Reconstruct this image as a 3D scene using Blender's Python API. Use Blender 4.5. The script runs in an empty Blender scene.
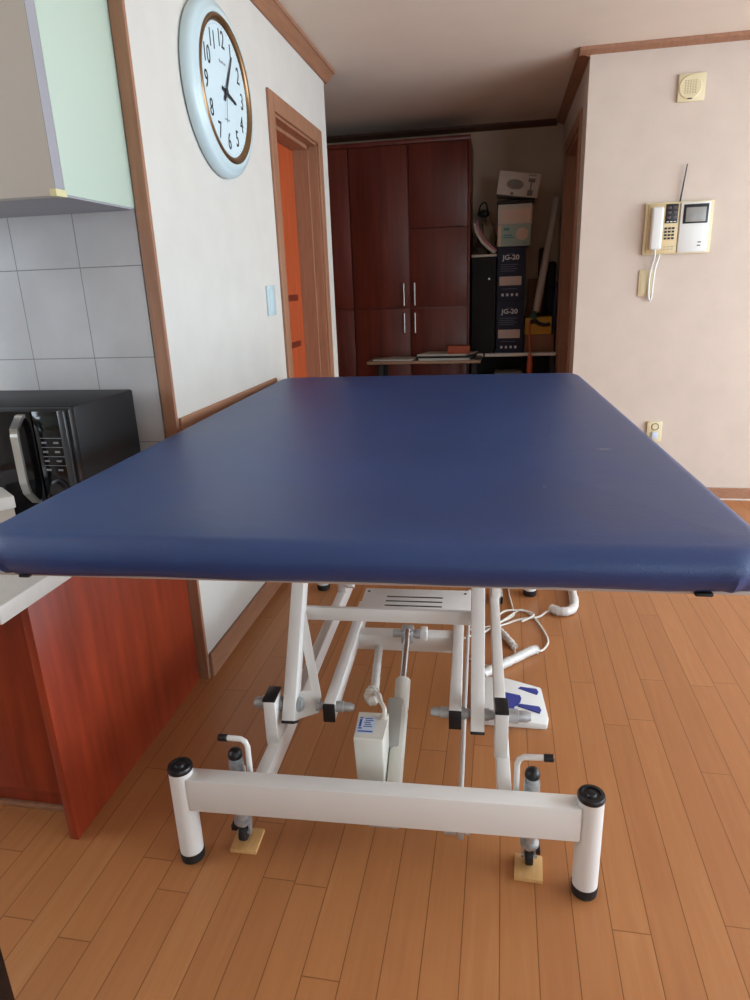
import bpy, bmesh, math, random
from mathutils import Vector, Matrix, Euler
random.seed(7)
C = bpy.context.scene.collection
PI = math.pi

# ------------------------------------------------------------------ materials
MATS = {}
def nd(nt, t, **kw):
    n = nt.nodes.new(t)
    for k, v in kw.items():
        setattr(n, k, v)
    return n

def mat(name, col, rough=.5, metal=0., spec=.5, var=.04, vscale=6., bump=0., bscale=80., coat=0., stretch=(1, 1, 1), grain=None, emit=None):
    """principled material with procedural colour variation and bump"""
    if name in MATS:
        return MATS[name]
    m = bpy.data.materials.new(name)
    m.use_nodes = True
    nt = m.node_tree
    b = nt.nodes['Principled BSDF']
    b.inputs['Roughness'].default_value = rough
    b.inputs['Metallic'].default_value = metal
    b.inputs['Specular IOR Level'].default_value = spec
    b.inputs['Coat Weight'].default_value = coat
    b.inputs['Coat Roughness'].default_value = .15
    tc = nd(nt, 'ShaderNodeTexCoord')
    mp = nd(nt, 'ShaderNodeMapping')
    mp.inputs['Scale'].default_value = stretch
    nt.links.new(tc.outputs['Object'], mp.inputs['Vector'])
    nz = nd(nt, 'ShaderNodeTexNoise')
    nz.inputs['Scale'].default_value = vscale
    nz.inputs['Detail'].default_value = 5
    nt.links.new(mp.outputs[0], nz.inputs['Vector'])
    rp = nd(nt, 'ShaderNodeValToRGB')
    rp.color_ramp.elements[0].position = .3
    rp.color_ramp.elements[1].position = .7
    c0 = [max(0, c * (1 - var)) for c in col[:3]]
    c1 = [min(1, c * (1 + var)) for c in col[:3]]
    if grain:
        c0 = grain
    rp.color_ramp.elements[0].color = (*c0, 1)
    rp.color_ramp.elements[1].color = (*c1, 1)
    nt.links.new(nz.outputs['Fac'], rp.inputs['Fac'])
    nt.links.new(rp.outputs['Color'], b.inputs['Base Color'])
    if bump > 0:
        n2 = nd(nt, 'ShaderNodeTexNoise')
        n2.inputs['Scale'].default_value = bscale
        n2.inputs['Detail'].default_value = 3
        nt.links.new(mp.outputs[0], n2.inputs['Vector'])
        bp = nd(nt, 'ShaderNodeBump')
        bp.inputs['Strength'].default_value = bump
        bp.inputs['Distance'].default_value = .002
        nt.links.new(n2.outputs['Fac'], bp.inputs['Height'])
        nt.links.new(bp.outputs[0], b.inputs['Normal'])
    MATS[name] = m
    return m

def hexc(h):
    h = h.lstrip('#')
    out = []
    for i in (0, 2, 4):
        c = int(h[i:i + 2], 16) / 255
        out.append(c / 12.92 if c <= .04045 else ((c + .055) / 1.055) ** 2.4)
    return tuple(out)

def math_node(nt, op, a, b=None):
    n = nd(nt, 'ShaderNodeMath', operation=op)
    for i, v in enumerate((a, b)):
        if v is None:
            continue
        if isinstance(v, (int, float)):
            n.inputs[i].default_value = v
        else:
            nt.links.new(v, n.inputs[i])
    return n.outputs[0]

def floor_material():
    m = bpy.data.materials.new('plank_floor')
    m.use_nodes = True
    nt = m.node_tree
    b = nt.nodes['Principled BSDF']
    tc = nd(nt, 'ShaderNodeTexCoord')
    sp = nd(nt, 'ShaderNodeSeparateXYZ')
    nt.links.new(tc.outputs['Object'], sp.inputs[0])
    W, Ln = .0755, .90
    u = math_node(nt, 'DIVIDE', math_node(nt, 'SUBTRACT', sp.outputs['X'], .0225), W)
    iu = math_node(nt, 'FLOOR', u)
    fu = math_node(nt, 'SUBTRACT', u, iu)
    wn = nd(nt, 'ShaderNodeTexWhiteNoise', noise_dimensions='1D')
    nt.links.new(iu, wn.inputs['W'])
    v = math_node(nt, 'ADD', math_node(nt, 'DIVIDE', sp.outputs['Y'], Ln), math_node(nt, 'MULTIPLY', wn.outputs['Value'], 7.3))
    iv = math_node(nt, 'FLOOR', v)
    fv = math_node(nt, 'SUBTRACT', v, iv)
    cb = nd(nt, 'ShaderNodeCombineXYZ')
    nt.links.new(iu, cb.inputs[0]); nt.links.new(iv, cb.inputs[1])
    wn2 = nd(nt, 'ShaderNodeTexWhiteNoise', noise_dimensions='3D')
    nt.links.new(cb.outputs[0], wn2.inputs['Vector'])
    # seam distance
    su = math_node(nt, 'MULTIPLY', math_node(nt, 'MINIMUM', fu, math_node(nt, 'SUBTRACT', 1, fu)), W)
    sv = math_node(nt, 'MULTIPLY', math_node(nt, 'MINIMUM', fv, math_node(nt, 'SUBTRACT', 1, fv)), Ln)
    s = math_node(nt, 'MINIMUM', su, sv)
    seam = nd(nt, 'ShaderNodeMapRange')
    seam.inputs['From Min'].default_value = .0003
    seam.inputs['From Max'].default_value = .0016
    nt.links.new(s, seam.inputs['Value'])
    # grain
    mp = nd(nt, 'ShaderNodeMapping')
    mp.inputs['Scale'].default_value = (34, 2.2, 1)
    add = nd(nt, 'ShaderNodeVectorMath', operation='ADD')
    nt.links.new(tc.outputs['Object'], add.inputs[0])
    nt.links.new(wn2.outputs['Color'], add.inputs[1])
    nt.links.new(add.outputs[0], mp.inputs['Vector'])
    nz = nd(nt, 'ShaderNodeTexNoise')
    nz.inputs['Scale'].default_value = 1.6
    nz.inputs['Detail'].default_value = 7
    nz.inputs['Roughness'].default_value = .6
    nz.inputs['Distortion'].default_value = .6
    nt.links.new(mp.outputs[0], nz.inputs['Vector'])
    fac = math_node(nt, 'ADD', math_node(nt, 'MULTIPLY', nz.outputs['Fac'], .65), math_node(nt, 'MULTIPLY', wn2.outputs['Value'], .26))
    rp = nd(nt, 'ShaderNodeValToRGB')
    e = rp.color_ramp.elements
    e[0].position = .22; e[0].color = (*hexc('#a66c41'), 1)
    e[1].position = .85; e[1].color = (*hexc('#bd8758'), 1)
    mid = e.new(.55); mid.color = (*hexc('#b27748'), 1)
    nt.links.new(fac, rp.inputs['Fac'])
    mx = nd(nt, 'ShaderNodeMix', data_type='RGBA')
    mx.inputs['A'].default_value = (*hexc('#74441f'), 1)
    nt.links.new(seam.outputs[0], mx.inputs['Factor'])
    nt.links.new(rp.outputs['Color'], mx.inputs['B'])
    nt.links.new(mx.outputs['Result'], b.inputs['Base Color'])
    b.inputs['Roughness'].default_value = .38
    b.inputs['Specular IOR Level'].default_value = .45
    bp = nd(nt, 'ShaderNodeBump')
    bp.inputs['Strength'].default_value = .25
    bp.inputs['Distance'].default_value = .001
    nt.links.new(seam.outputs[0], bp.inputs['Height'])
    nt.links.new(bp.outputs[0], b.inputs['Normal'])
    return m

def tile_material():
    m = bpy.data.materials.new('ceramic_tile')
    m.use_nodes = True
    nt = m.node_tree
    b = nt.nodes['Principled BSDF']
    tc = nd(nt, 'ShaderNodeTexCoord')
    sp = nd(nt, 'ShaderNodeSeparateXYZ')
    nt.links.new(tc.outputs['Object'], sp.inputs[0])
    W, Hh = .2065, .257
    u = math_node(nt, 'DIVIDE', math_node(nt, 'ADD', sp.outputs['X'], 1.206 + 40 * W), W)
    v = math_node(nt, 'DIVIDE', math_node(nt, 'SUBTRACT', sp.outputs['Z'], 1.0925 - 5 * Hh), Hh)
    fu = math_node(nt, 'FRACT', u); fv = math_node(nt, 'FRACT', v)
    su = math_node(nt, 'MULTIPLY', math_node(nt, 'MINIMUM', fu, math_node(nt, 'SUBTRACT', 1, fu)), W)
    sv = math_node(nt, 'MULTIPLY', math_node(nt, 'MINIMUM', fv, math_node(nt, 'SUBTRACT', 1, fv)), Hh)
    s = math_node(nt, 'MINIMUM', su, sv)
    seam = nd(nt, 'ShaderNodeMapRange')
    seam.inputs['From Min'].default_value = .0008
    seam.inputs['From Max'].default_value = .0018
    nt.links.new(s, seam.inputs['Value'])
    nz = nd(nt, 'ShaderNodeTexNoise')
    nz.inputs['Scale'].default_value = 5
    nz.inputs['Detail'].default_value = 6
    nt.links.new(tc.outputs['Object'], nz.inputs['Vector'])
    rp = nd(nt, 'ShaderNodeValToRGB')
    rp.color_ramp.elements[0].position = .3
    rp.color_ramp.elements[0].color = (*hexc('#b3b1b1'), 1)
    rp.color_ramp.elements[1].position = .7
    rp.color_ramp.elements[1].color = (*hexc('#c3c2c2'), 1)
    nt.links.new(nz.outputs['Fac'], rp.inputs['Fac'])
    mx = nd(nt, 'ShaderNodeMix', data_type='RGBA')
    mx.inputs['A'].default_value = (*hexc('#807c7a'), 1)
    nt.links.new(seam.outputs[0], mx.inputs['Factor'])
    nt.links.new(rp.outputs['Color'], mx.inputs['B'])
    nt.links.new(mx.outputs['Result'], b.inputs['Base Color'])
    b.inputs['Roughness'].default_value = .35
    bp = nd(nt, 'ShaderNodeBump')
    bp.inputs['Strength'].default_value = .4
    bp.inputs['Distance'].default_value = .002
    nt.links.new(seam.outputs[0], bp.inputs['Height'])
    nt.links.new(bp.outputs[0], b.inputs['Normal'])
    return m

def leather_material():
    m = bpy.data.materials.new('navy_leatherette')
    m.use_nodes = True
    nt = m.node_tree
    b = nt.nodes['Principled BSDF']
    tc = nd(nt, 'ShaderNodeTexCoord')
    nz = nd(nt, 'ShaderNodeTexNoise')
    nz.inputs['Scale'].default_value = 2.2
    nz.inputs['Detail'].default_value = 4
    nt.links.new(tc.outputs['Object'], nz.inputs['Vector'])
    rp = nd(nt, 'ShaderNodeValToRGB')
    rp.color_ramp.elements[0].position = .35
    rp.color_ramp.elements[0].color = (*hexc('#17396f'), 1)
    rp.color_ramp.elements[1].position = .7
    rp.color_ramp.elements[1].color = (*hexc('#1b407c'), 1)
    nt.links.new(nz.outputs['Fac'], rp.inputs['Fac'])
    col = rp.outputs['Color']
    # two small pale scuffs in the cover
    for (sx, sy, lx, ly) in ((.49, -.385, .022, .006), (.33, -.68, .004, .004)):
        mp = nd(nt, 'ShaderNodeMapping', vector_type='POINT')
        mp.inputs['Location'].default_value = (-sx / lx, -sy / ly, 0)
        mp.inputs['Scale'].default_value = (1 / lx, 1 / ly, 0)
        nt.links.new(tc.outputs['Object'], mp.inputs['Vector'])
        ln = nd(nt, 'ShaderNodeVectorMath', operation='LENGTH')
        nt.links.new(mp.outputs[0], ln.inputs[0])
        lt = nd(nt, 'ShaderNodeMapRange')
        lt.inputs['From Min'].default_value = 1.0
        lt.inputs['From Max'].default_value = .4
        lt.inputs['To Max'].default_value = .55
        nt.links.new(ln.outputs['Value'], lt.inputs['Value'])
        mx = nd(nt, 'ShaderNodeMix', data_type='RGBA')
        mx.inputs['B'].default_value = (*hexc('#a9a698'), 1)
        nt.links.new(lt.outputs[0], mx.inputs['Factor'])
        nt.links.new(col, mx.inputs['A'])
        col = mx.outputs['Result']
    nt.links.new(col, b.inputs['Base Color'])
    rr = nd(nt, 'ShaderNodeMapRange')
    rr.inputs['To Min'].default_value = .34
    rr.inputs['To Max'].default_value = .46
    nt.links.new(nz.outputs['Fac'], rr.inputs['Value'])
    nt.links.new(rr.outputs[0], b.inputs['Roughness'])
    b.inputs['Specular IOR Level'].default_value = .75
    vo = nd(nt, 'ShaderNodeTexVoronoi')
    vo.inputs['Scale'].default_value = 420
    nt.links.new(tc.outputs['Object'], vo.inputs['Vector'])
    n3 = nd(nt, 'ShaderNodeTexNoise')
    n3.inputs['Scale'].default_value = 9
    n3.inputs['Detail'].default_value = 3
    nt.links.new(tc.outputs['Object'], n3.inputs['Vector'])
    hh = math_node(nt, 'ADD', math_node(nt, 'MULTIPLY', vo.outputs['Distance'], .6), math_node(nt, 'MULTIPLY', n3.outputs['Fac'], 2.0))
    bp = nd(nt, 'ShaderNodeBump')
    bp.inputs['Strength'].default_value = .35
    bp.inputs['Distance'].default_value = .0015
    nt.links.new(hh, bp.inputs['Height'])
    nt.links.new(bp.outputs[0], b.inputs['Normal'])
    return m

M_floor = floor_material()
M_tile = tile_material()
M_leather = leather_material()
M_wall = mat('wallpaper', hexc('#d0ccc4'), .85, spec=.2, var=.025, vscale=9, bump=.25, bscale=160)
M_wallr = mat('wallpaper_blush', hexc('#cfc0b3'), .85, spec=.2, var=.03, vscale=9, bump=.25, bscale=160)
M_ceil = mat('ceiling_paper', hexc('#e2d6c8'), .9, spec=.15, var=.02, vscale=5, bump=.2, bscale=120)
M_trim = mat('trim_wood', hexc('#a17459'), .5, var=.06, vscale=5, grain=hexc('#92674d'), stretch=(12, 12, 1), bump=.05)
M_trimh = mat('trim_wood_long', hexc('#a17459'), .5, var=.06, vscale=5, grain=hexc('#92674d'), stretch=(12, 1, 12), bump=.05)
M_cherry = mat('cherry_veneer', hexc('#98391f'), .34, var=.08, vscale=4, grain=hexc('#7d2c17'), stretch=(9, 9, .8))
M_cherryd = mat('wardrobe_mahogany', hexc('#6b2a1c'), .36, var=.1, vscale=3, grain=hexc('#541d12'), stretch=(9, 9, .7))
M_doorw = mat('orange_door_veneer', hexc('#b5522b'), .4, var=.08, vscale=4, grain=hexc('#a4461f'), stretch=(14, 14, .7))
M_inlay = mat('dark_inlay', hexc('#6b2414'), .4)
M_counter = mat('countertop_laminate', hexc('#d5d2cb'), .3, var=.03, vscale=40)
M_mint = mat('mint_laminate', hexc('#b9c8b8'), .45, var=.015, vscale=2)
M_cabfront = mat('grey_cream_laminate', hexc('#bdb6ab'), .45, var=.015, vscale=2)
M_cabedge = mat('cabinet_edge_band', hexc('#9b9aa0'), .5)
M_tape = mat('yellowed_tape', hexc('#d3cb9a'), .5)
M_white = mat('white_powder_coat', hexc('#dedbd6'), .32, var=.012, vscale=8, bump=.04, bscale=300)
M_whitep = mat('white_plastic', hexc('#dedfdb'), .4, var=.01)
M_black = mat('black_plastic', hexc('#131316'), .38, var=.1)
M_blackg = mat('black_gloss', hexc('#0b0b0e'), .12, var=.1)
M_micro = mat('microwave_black_paint', hexc('#101216'), .5, spec=.35, var=.08, bump=.05, bscale=300)
M_rubber = mat('black_rubber', hexc('#161618'), .6, var=.1)
M_steel = mat('zinc_steel', hexc('#b3b6b8'), .38, metal=.5, var=.12, vscale=60)
M_chrome = mat('chrome', hexc('#c9ccd0'), .12, metal=1., var=.02)
M_brush = mat('brushed_steel', hexc('#c6c5c1'), .3, metal=.85, var=.05, vscale=40, stretch=(1, 1, 30))
M_pad = mat('pale_plywood', hexc('#d0a469'), .6, var=.08, vscale=20, stretch=(6, 1, 1))
M_motor = mat('ivory_plastic', hexc('#d7d6cc'), .45, var=.015)
M_greyp = mat('grey_plastic', hexc('#a9aaa4'), .5, var=.03)
M_blue = mat('blue_plastic', hexc('#343f8f'), .4, var=.04)
M_labelb = mat('label_blue', hexc('#2c4b93'), .5)
M_labelw = mat('label_pale', hexc('#c2cfe0'), .5)
M_cord = mat('white_cord', hexc('#d8d3c8'), .5, var=.03)
M_wrap = mat('tape_wrapping', hexc('#d3d0ca'), .3, var=.06, vscale=60, bump=.8, bscale=70)
M_cream = mat('cream_plastic', hexc('#dccfa8'), .45, var=.015)
M_creamd = mat('aged_cream_plastic', hexc('#cfb98c'), .45, var=.02)
M_clockw = mat('clock_white_lacquer', hexc('#c6d9dd'), .25, var=.01)
M_dial = mat('clock_dial', hexc('#cfe2e8'), .5, var=.01)
M_gold = mat('bronze_rim', hexc('#8a6a48'), .28, metal=.75, var=.1, vscale=20)
M_ink = mat('black_ink', hexc('#23252a'), .5)
M_inkg = mat('grey_ink', hexc('#7e868c'), .5)
M_screen = mat('lcd_screen', hexc('#8e8f8b'), .25)
M_navy = mat('navy_carton', hexc('#141b31'), .7, var=.06)
M_whitec = mat('white_carton', hexc('#b5aca0'), .6, var=.03)
M_greenc = mat('pale_green_carton', hexc('#8ea093'), .6, var=.03)
M_teal = mat('teal_print', hexc('#3f7f78'), .6)
M_pinkl = mat('shipping_label', hexc('#b8a396'), .6, var=.05, vscale=60)
M_beige = mat('beige_print', hexc('#c4a894'), .6)
M_card = mat('brown_cardboard', hexc('#7c5238'), .7, var=.05)
M_yellow = mat('yellow_card', hexc('#b98a20'), .55, var=.05)
M_orange = mat('orange_plastic', hexc('#b3542a'), .45, var=.04)
M_orangeb = mat('terracotta_box', hexc('#a04a2b'), .6, var=.05)
M_roll = mat('grey_paper_roll', hexc('#a89c91'), .6, var=.03)
M_paper = mat('paper', hexc('#b9b2a6'), .7, var=.03)
M_pink = mat('magazine_pink', hexc('#a8606a'), .5, var=.1, vscale=20)
M_bag = mat('brown_paper_bag', hexc('#8f7b64'), .7, var=.2, vscale=12)
M_dark = mat('dark_cloth', hexc('#171413'), .7, var=.2)
M_maroon = mat('maroon_cloth', hexc('#3c191b'), .8, var=.15)
M_folder = mat('blue_folder', hexc('#25355c'), .5)
M_desk = mat('desk_laminate', hexc('#8c6f58'), .5, var=.05, vscale=6, stretch=(1, 8, 1))
M_green = mat('green_glass', hexc('#3f5f50'), .3, var=.2, vscale=30)
M_cab = mat('black_cabinet_steel', hexc('#0c0e0f'), .8, var=.08)
M_frame = mat('window_frame_white', hexc('#d8d8d4'), .4)

# ------------------------------------------------------------------ builder
class B:
    def __init__(s):
        s.bm = bmesh.new()
    def _xf(s, verts, M):
        if M is not None:
            bmesh.ops.transform(s.bm, matrix=M, verts=verts)
    def box(s, lo, hi, bev=0., seg=2, M=None):
        r = bmesh.ops.create_cube(s.bm, size=1)
        vs = r['verts']
        d = [hi[i] - lo[i] for i in range(3)]
        for v in vs:
            v.co = Vector([lo[i] + (v.co[i] + .5) * d[i] for i in range(3)])
        if bev > 0:
            es = list({e for v in vs for e in v.link_edges})
            g = bmesh.ops.bevel(s.bm, geom=es, offset=min(bev, min(abs(x) for x in d) * .49), segments=seg, affect='EDGES', profile=.5)
            vs = list({v for f in g['faces'] for v in f.verts} | {v for v in vs if v.is_valid})
        s._xf(vs, M)
        return s
    def beam(s, p0, p1, w, h, up=(0, 0, 1), bev=.003):
        """box tube from p0 to p1, w across, h along 'up'"""
        p0 = Vector(p0); p1 = Vector(p1)
        d = p1 - p0; L = d.length; d.normalize()
        x = d.cross(Vector(up)).normalized(); z = x.cross(d).normalized()
        M = Matrix(((x.x, d.x, z.x, p0.x), (x.y, d.y, z.y, p0.y), (x.z, d.z, z.z, p0.z), (0, 0, 0, 1)))
        return s.box((-w / 2, 0, -h / 2), (w / 2, L, h / 2), bev, 2, M)
    def lathe(s, p0, axis, prof, seg=32, cap=True):
        """prof: list of (radius, distance along axis)"""
        a = Vector(axis).normalized()
        t = Vector((0, 0, 1)) if abs(a.z) < .9 else Vector((1, 0, 0))
        x = a.cross(t).normalized(); y = a.cross(x)
        p0 = Vector(p0)
        rings = []
        for r, h in prof:
            if r < 1e-6:
                rings.append([s.bm.verts.new(p0 + a * h)])
            else:
                rings.append([s.bm.verts.new(p0 + a * h + x * r * math.cos(2 * PI * k / seg) + y * r * math.sin(2 * PI * k / seg)) for k in range(seg)])
        for A, Bq in zip(rings, rings[1:]):
            for k in range(seg):
                k2 = (k + 1) % seg
                if len(A) == 1 and len(Bq) == 1:
                    continue
                if len(A) == 1:
                    f = (A[0], Bq[k], Bq[k2])
                elif len(Bq) == 1:
                    f = (A[k], Bq[0], A[k2])
                else:
                    f = (A[k], Bq[k], Bq[k2], A[k2])
                s.bm.faces.new(f)
        for rg, fl in ((rings[0], 0), (rings[-1], 1)):
            if len(rg) > 2 and cap:
                s.bm.faces.new(rg if fl else rg[::-1])
        return s
    def cyl(s, p0, p1, r, seg=20, r2=None, bev=0.):
        p0 = Vector(p0); p1 = Vector(p1); L = (p1 - p0).length
        r2 = r if r2 is None else r2
        prof = [(r, 0), (r2, L)] if bev <= 0 else [(r - bev, 0), (r, bev), (r2, L - bev), (r2 - bev, L)]
        return s.lathe(p0, p1 - p0, prof, seg)
    def sphere(s, c, r, sc=(1, 1, 1), seg=16):
        g = bmesh.ops.create_uvsphere(s.bm, u_segments=seg, v_segments=seg // 2 + 2, radius=r)
        for v in g['verts']:
            v.co = Vector((v.co.x * sc[0] + c[0], v.co.y * sc[1] + c[1], v.co.z * sc[2] + c[2]))
        return s
    def tube(s, pts, r, seg=8, smooth=True, wob=0.):
        pts = [Vector(p) for p in pts]
        if smooth:
            q = [pts[0]] + pts + [pts[-1]]
            out = []
            for i in range(1, len(q) - 2):
                for k in range(8):
                    t = k / 8
                    a, b_, c, d = q[i - 1], q[i], q[i + 1], q[i + 2]
                    out.append(.5 * ((2 * b_) + (c - a) * t + (2 * a - 5 * b_ + 4 * c - d) * t * t + (3 * b_ - a - 3 * c + d) * t ** 3))
            out.append(pts[-1]); pts = out
        rings = []; n = None
        for i, p in enumerate(pts):
            t = (pts[min(i + 1, len(pts) - 1)] - pts[max(i - 1, 0)])
            if t.length < 1e-9:
                continue
            t.normalize()
            if n is None:
                n = t.orthogonal().normalized()
            n = (n - t * n.dot(t)).normalized()
            b_ = t.cross(n)
            rr = r * (1 + wob * math.sin(i * 2.1) + wob * .6 * math.sin(i * 5.3))
            rings.append([s.bm.verts.new(p + (n * math.cos(2 * PI * k / seg) + b_ * math.sin(2 * PI * k / seg)) * rr) for k in range(seg)])
        for A, Bq in zip(rings, rings[1:]):
            for k in range(seg):
                s.bm.faces.new((A[k], A[(k + 1) % seg], Bq[(k + 1) % seg], Bq[k]))
        s.bm.faces.new(rings[0][::-1]); s.bm.faces.new(rings[-1])
        return s
    def prism(s, poly, vec):
        """extrude a 3D polygon by vec"""
        vec = Vector(vec)
        a = [s.bm.verts.new(Vector(p)) for p in poly]
        b_ = [s.bm.verts.new(Vector(p) + vec) for p in poly]
        s.bm.faces.new(a[::-1]); s.bm.faces.new(b_)
        n = len(a)
        for i in range(n):
            s.bm.faces.new((a[i], a[(i + 1) % n], b_[(i + 1) % n], b_[i]))
        return s
    def text(s, txt, o, right, up, size, depth=.0006, sx=1., align='CENTER', bold=0.):
        cu = bpy.data.curves.new('lettering', 'FONT')
        cu.body = txt; cu.size = size; cu.align_x = align; cu.align_y = 'CENTER'
        cu.extrude = depth; cu.resolution_u = 3; cu.offset = bold
        ob = bpy.data.objects.new('lettering', cu)
        me = bpy.data.meshes.new_from_object(ob)
        r = Vector(right).normalized(); u = Vector(up).normalized(); n = r.cross(u); o = Vector(o)
        M = Matrix(((r.x * sx, u.x, n.x, o.x), (r.y * sx, u.y, n.y, o.y), (r.z * sx, u.z, n.z, o.z), (0, 0, 0, 1)))
        me.transform(M)
        s.bm.from_mesh(me)
        bpy.data.objects.remove(ob); bpy.data.curves.remove(cu); bpy.data.meshes.remove(me)
        return s
    def build(s, name, m, parent=None, org=(0, 0, 0), rz=0., smooth=True):
        o0 = ORG.get(parent.name, (0, 0, 0)) if parent else org
        bmesh.ops.translate(s.bm, vec=-Vector(o0), verts=s.bm.verts)
        bmesh.ops.recalc_face_normals(s.bm, faces=s.bm.faces)
        me = bpy.data.meshes.new(name)
        s.bm.to_mesh(me); s.bm.free()
        me.materials.append(m)
        if smooth:
            for p in me.polygons:
                p.use_smooth = True
            try:
                me.set_sharp_from_angle(angle=math.radians(38))
            except Exception:
                pass
        ob = bpy.data.objects.new(name, me)
        C.objects.link(ob)
        if parent:
            ob.parent = parent
            ORG[ob.name] = o0
        else:
            ob.location = Matrix.Rotation(rz, 4, 'Z') @ Vector(org)
            ob.rotation_euler = (0, 0, rz)
            ORG[ob.name] = tuple(org)
        return ob
ORG = {}

def tag(o, label, cat, group=None):
    o['label'] = label; o['category'] = cat
    if group:
        o['group'] = group
    return o
def thing(name, label, cat, org, rz=0., group=None):
    """Empty at the base; org is given in the thing's own (rotated) frame"""
    o = bpy.data.objects.new(name, None)
    C.objects.link(o)
    o.empty_display_size = .05
    o.location = Matrix.Rotation(rz, 4, 'Z') @ Vector(org)
    o.rotation_euler = (0, 0, rz)
    ORG[o.name] = tuple(org)
    return tag(o, label, cat, group)
def struct(name, b, m, parent=None, smooth=False):
    o = b.build(name, m, parent, smooth=smooth)
    if not parent:
        o['kind'] = 'structure'
    return o

# ------------------------------------------------------------------ the room
WX = -.967      # clock wall plane
YR = 4.04       # wall with the intercom
XA = .41        # side wall of the niche
YB = 5.60       # niche back wall
ZC = 2.372
XL, XE, YS = -3.2, 3.6, -3.0
struct('floor', B().box((XL - .2, YS - .2, -.05), (XE + .2, YB + .2, 0)), M_floor)
struct('ceiling', B().box((XL - .2, YS - .2, ZC), (XE + .2, YB + .2, ZC + .1)), M_ceil)
# clock wall with the door opening
D0, D1, DZ = 3.02, 3.735, 1.985
b = B().box((WX - .2, 1.858, 0), (WX, D0, ZC)).box((WX - .2, D1, 0), (WX, 3.95, ZC)).box((WX - .2, D0, DZ), (WX, D1, ZC))
struct('wall_left', b, M_wall)
struct('wall_kitchen', B().box((XL, 1.85, 0), (-1.012, 2.0, ZC)), M_tile)
struct('wall_hall', B().box((-2.6, 3.80, 0), (WX - .2, 3.95, ZC)).box((-2.7, 3.95, 0), (-2.55, YB, ZC)), M_wall)
struct('wall_back', B().box((-2.6, YB, 0), (XA + .6, YB + .15, ZC)), mat('wallpaper_warm_bounce', hexc('#c2ad97'), .85, spec=.2, var=.03, vscale=9, bump=.25, bscale=160))  # warm, dim bounce light of the deep hall is put into this paper's colour
E0, E1, EZ = 4.34, 5.20, 2.09
b = B().box((XA, YR, 0), (XE, YR + .15, ZC)).box((XA, YR + .15, 0), (XA + .15, E0, ZC)).box((XA, E1, 0), (XA + .15, YB, ZC)).box((XA, E0, EZ), (XA + .15, E1, ZC))
struct('wall_right', b, M_wallr)
struct('wall_west', B().box((XL - .15, YS, 0), (XL, -.2, ZC)).box((XL - .15, 1.6, 0), (XL, 1.85, ZC)).box((XL - .15, -.2, 0), (XL, 1.6, 1.0)).box((XL - .15, -.2, 2.15), (XL, 1.6, ZC)), M_wall)
RX0 = 2.2
EY0, EY1 = -.5, 3.7
# far side wall with a wide window, rear wall with balcony doors
struct('wall_east', B().box((XE, YS, 0), (XE + .15, EY0, ZC)).box((XE, EY1, 0), (XE + .15, YR + .15, ZC)).box((XE, EY0, 0), (XE + .15, EY1, .08)).box((XE, EY0, 2.25), (XE + .15, EY1, ZC)), M_wall)
struct('wall_rear', B().box((XL, YS - .15, 0), (RX0, YS, ZC)).box((3.2, YS - .15, 0), (XE, YS, ZC)).box((RX0, YS - .15, 2.25), (3.2, YS, ZC)), M_wall)
def window(name, horizontal, a0, a1, z0, z1, p):
    b = B()
    n = 3
    w = .05
    def bx(u0, u1, v0, v1):
        if horizontal:
            b.box((u0, p - .1, v0), (u1, p - .04, v1))
        else:
            b.box((p + .04, u0, v0), (p + .1, u1, v1))
    bx(a0, a1, z0, z0 + w); bx(a0, a1, z1 - w, z1)
    for i in range(n + 1):
        u = a0 + (a1 - a0 - w) * i / n
        bx(u, u + w, z0 + w, z1 - w)
    return struct(name, b, M_frame)
window('window_1', True, RX0, 3.2, 0, 2.25, YS)
window('window_3', False, -.2, 1.6, 1.0, 2.15, XL - .14)
window('window_2', False, EY0, EY1, .08, 2.25, XE)

# corner trim between tiles and wallpaper, rail on the wall beside the bed
struct('trim_1', B().box((-1.006, 1.846, 0), (-.9655, 1.860, ZC), .002), M_trim)
struct('trim_2', B().box((WX, 1.862, .86), (WX + .012, 2.78, .906), .003), M_trimh)
# skirting
def skirting(name, lo, hi):
    struct(name, B().box(lo, hi, .004), M_trimh)
skirting('baseboard_left', (WX, 1.861, 0), (WX + .014, D0 - .07, .088))
skirting('baseboard_left_end', (WX, D1 + .07, 0), (WX + .014, 3.95, .088))
skirting('baseboard_right', (XA, YR - .014, .004), (XE, YR, .07))
struct('trim_3', B().box((XA, YR - .02, 0), (XE, YR, .006)), M_counter)
# crown mouldings (stepped profile)
def crown_y(b, x, y0, y1, sgn, zb):
    b.prism([(x, y0, ZC), (x, y0, zb), (x + sgn * .010, y0, zb), (x + sgn * .048, y0, ZC - .016), (x + sgn * .056, y0, ZC - .016), (x + sgn * .056, y0, ZC)], (0, y1 - y0, 0))
def crown_x(b, y, x0, x1, zb):
    b.prism([(x0, y, ZC), (x0, y, zb), (x0, y - .010, zb), (x0, y - .048, ZC - .016), (x0, y - .056, ZC - .016), (x0, y - .056, ZC)], (x1 - x0, 0, 0))
b = B(); crown_y(b, WX, 1.86, 3.985, 1, 2.315); struct('trim_4', b, M_trimh)
b = B(); crown_x(b, YR, XA - .056, XE, 2.346); crown_y(b, XA, YR - .0, YB, -1, 2.340); struct('trim_5', b, M_trimh)
b = B(); crown_x(b, YB, -2.55, XA - .05, 2.335); struct('trim_6', b, mat('dark_trim_wood', hexc('#5a3a2a'), .6))

# door in the clock wall
cw = .068
b = B()
for (lo, hi) in (((WX, D0 - cw, 0), (WX + .012, D0 + .004, DZ + cw)), ((WX, D1 - .004, 0), (WX + .012, D1 + cw, DZ + cw)), ((WX, D0, DZ - .004), (WX + .012, D1, DZ + cw))):
    b.box(lo, hi, .003)
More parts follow.
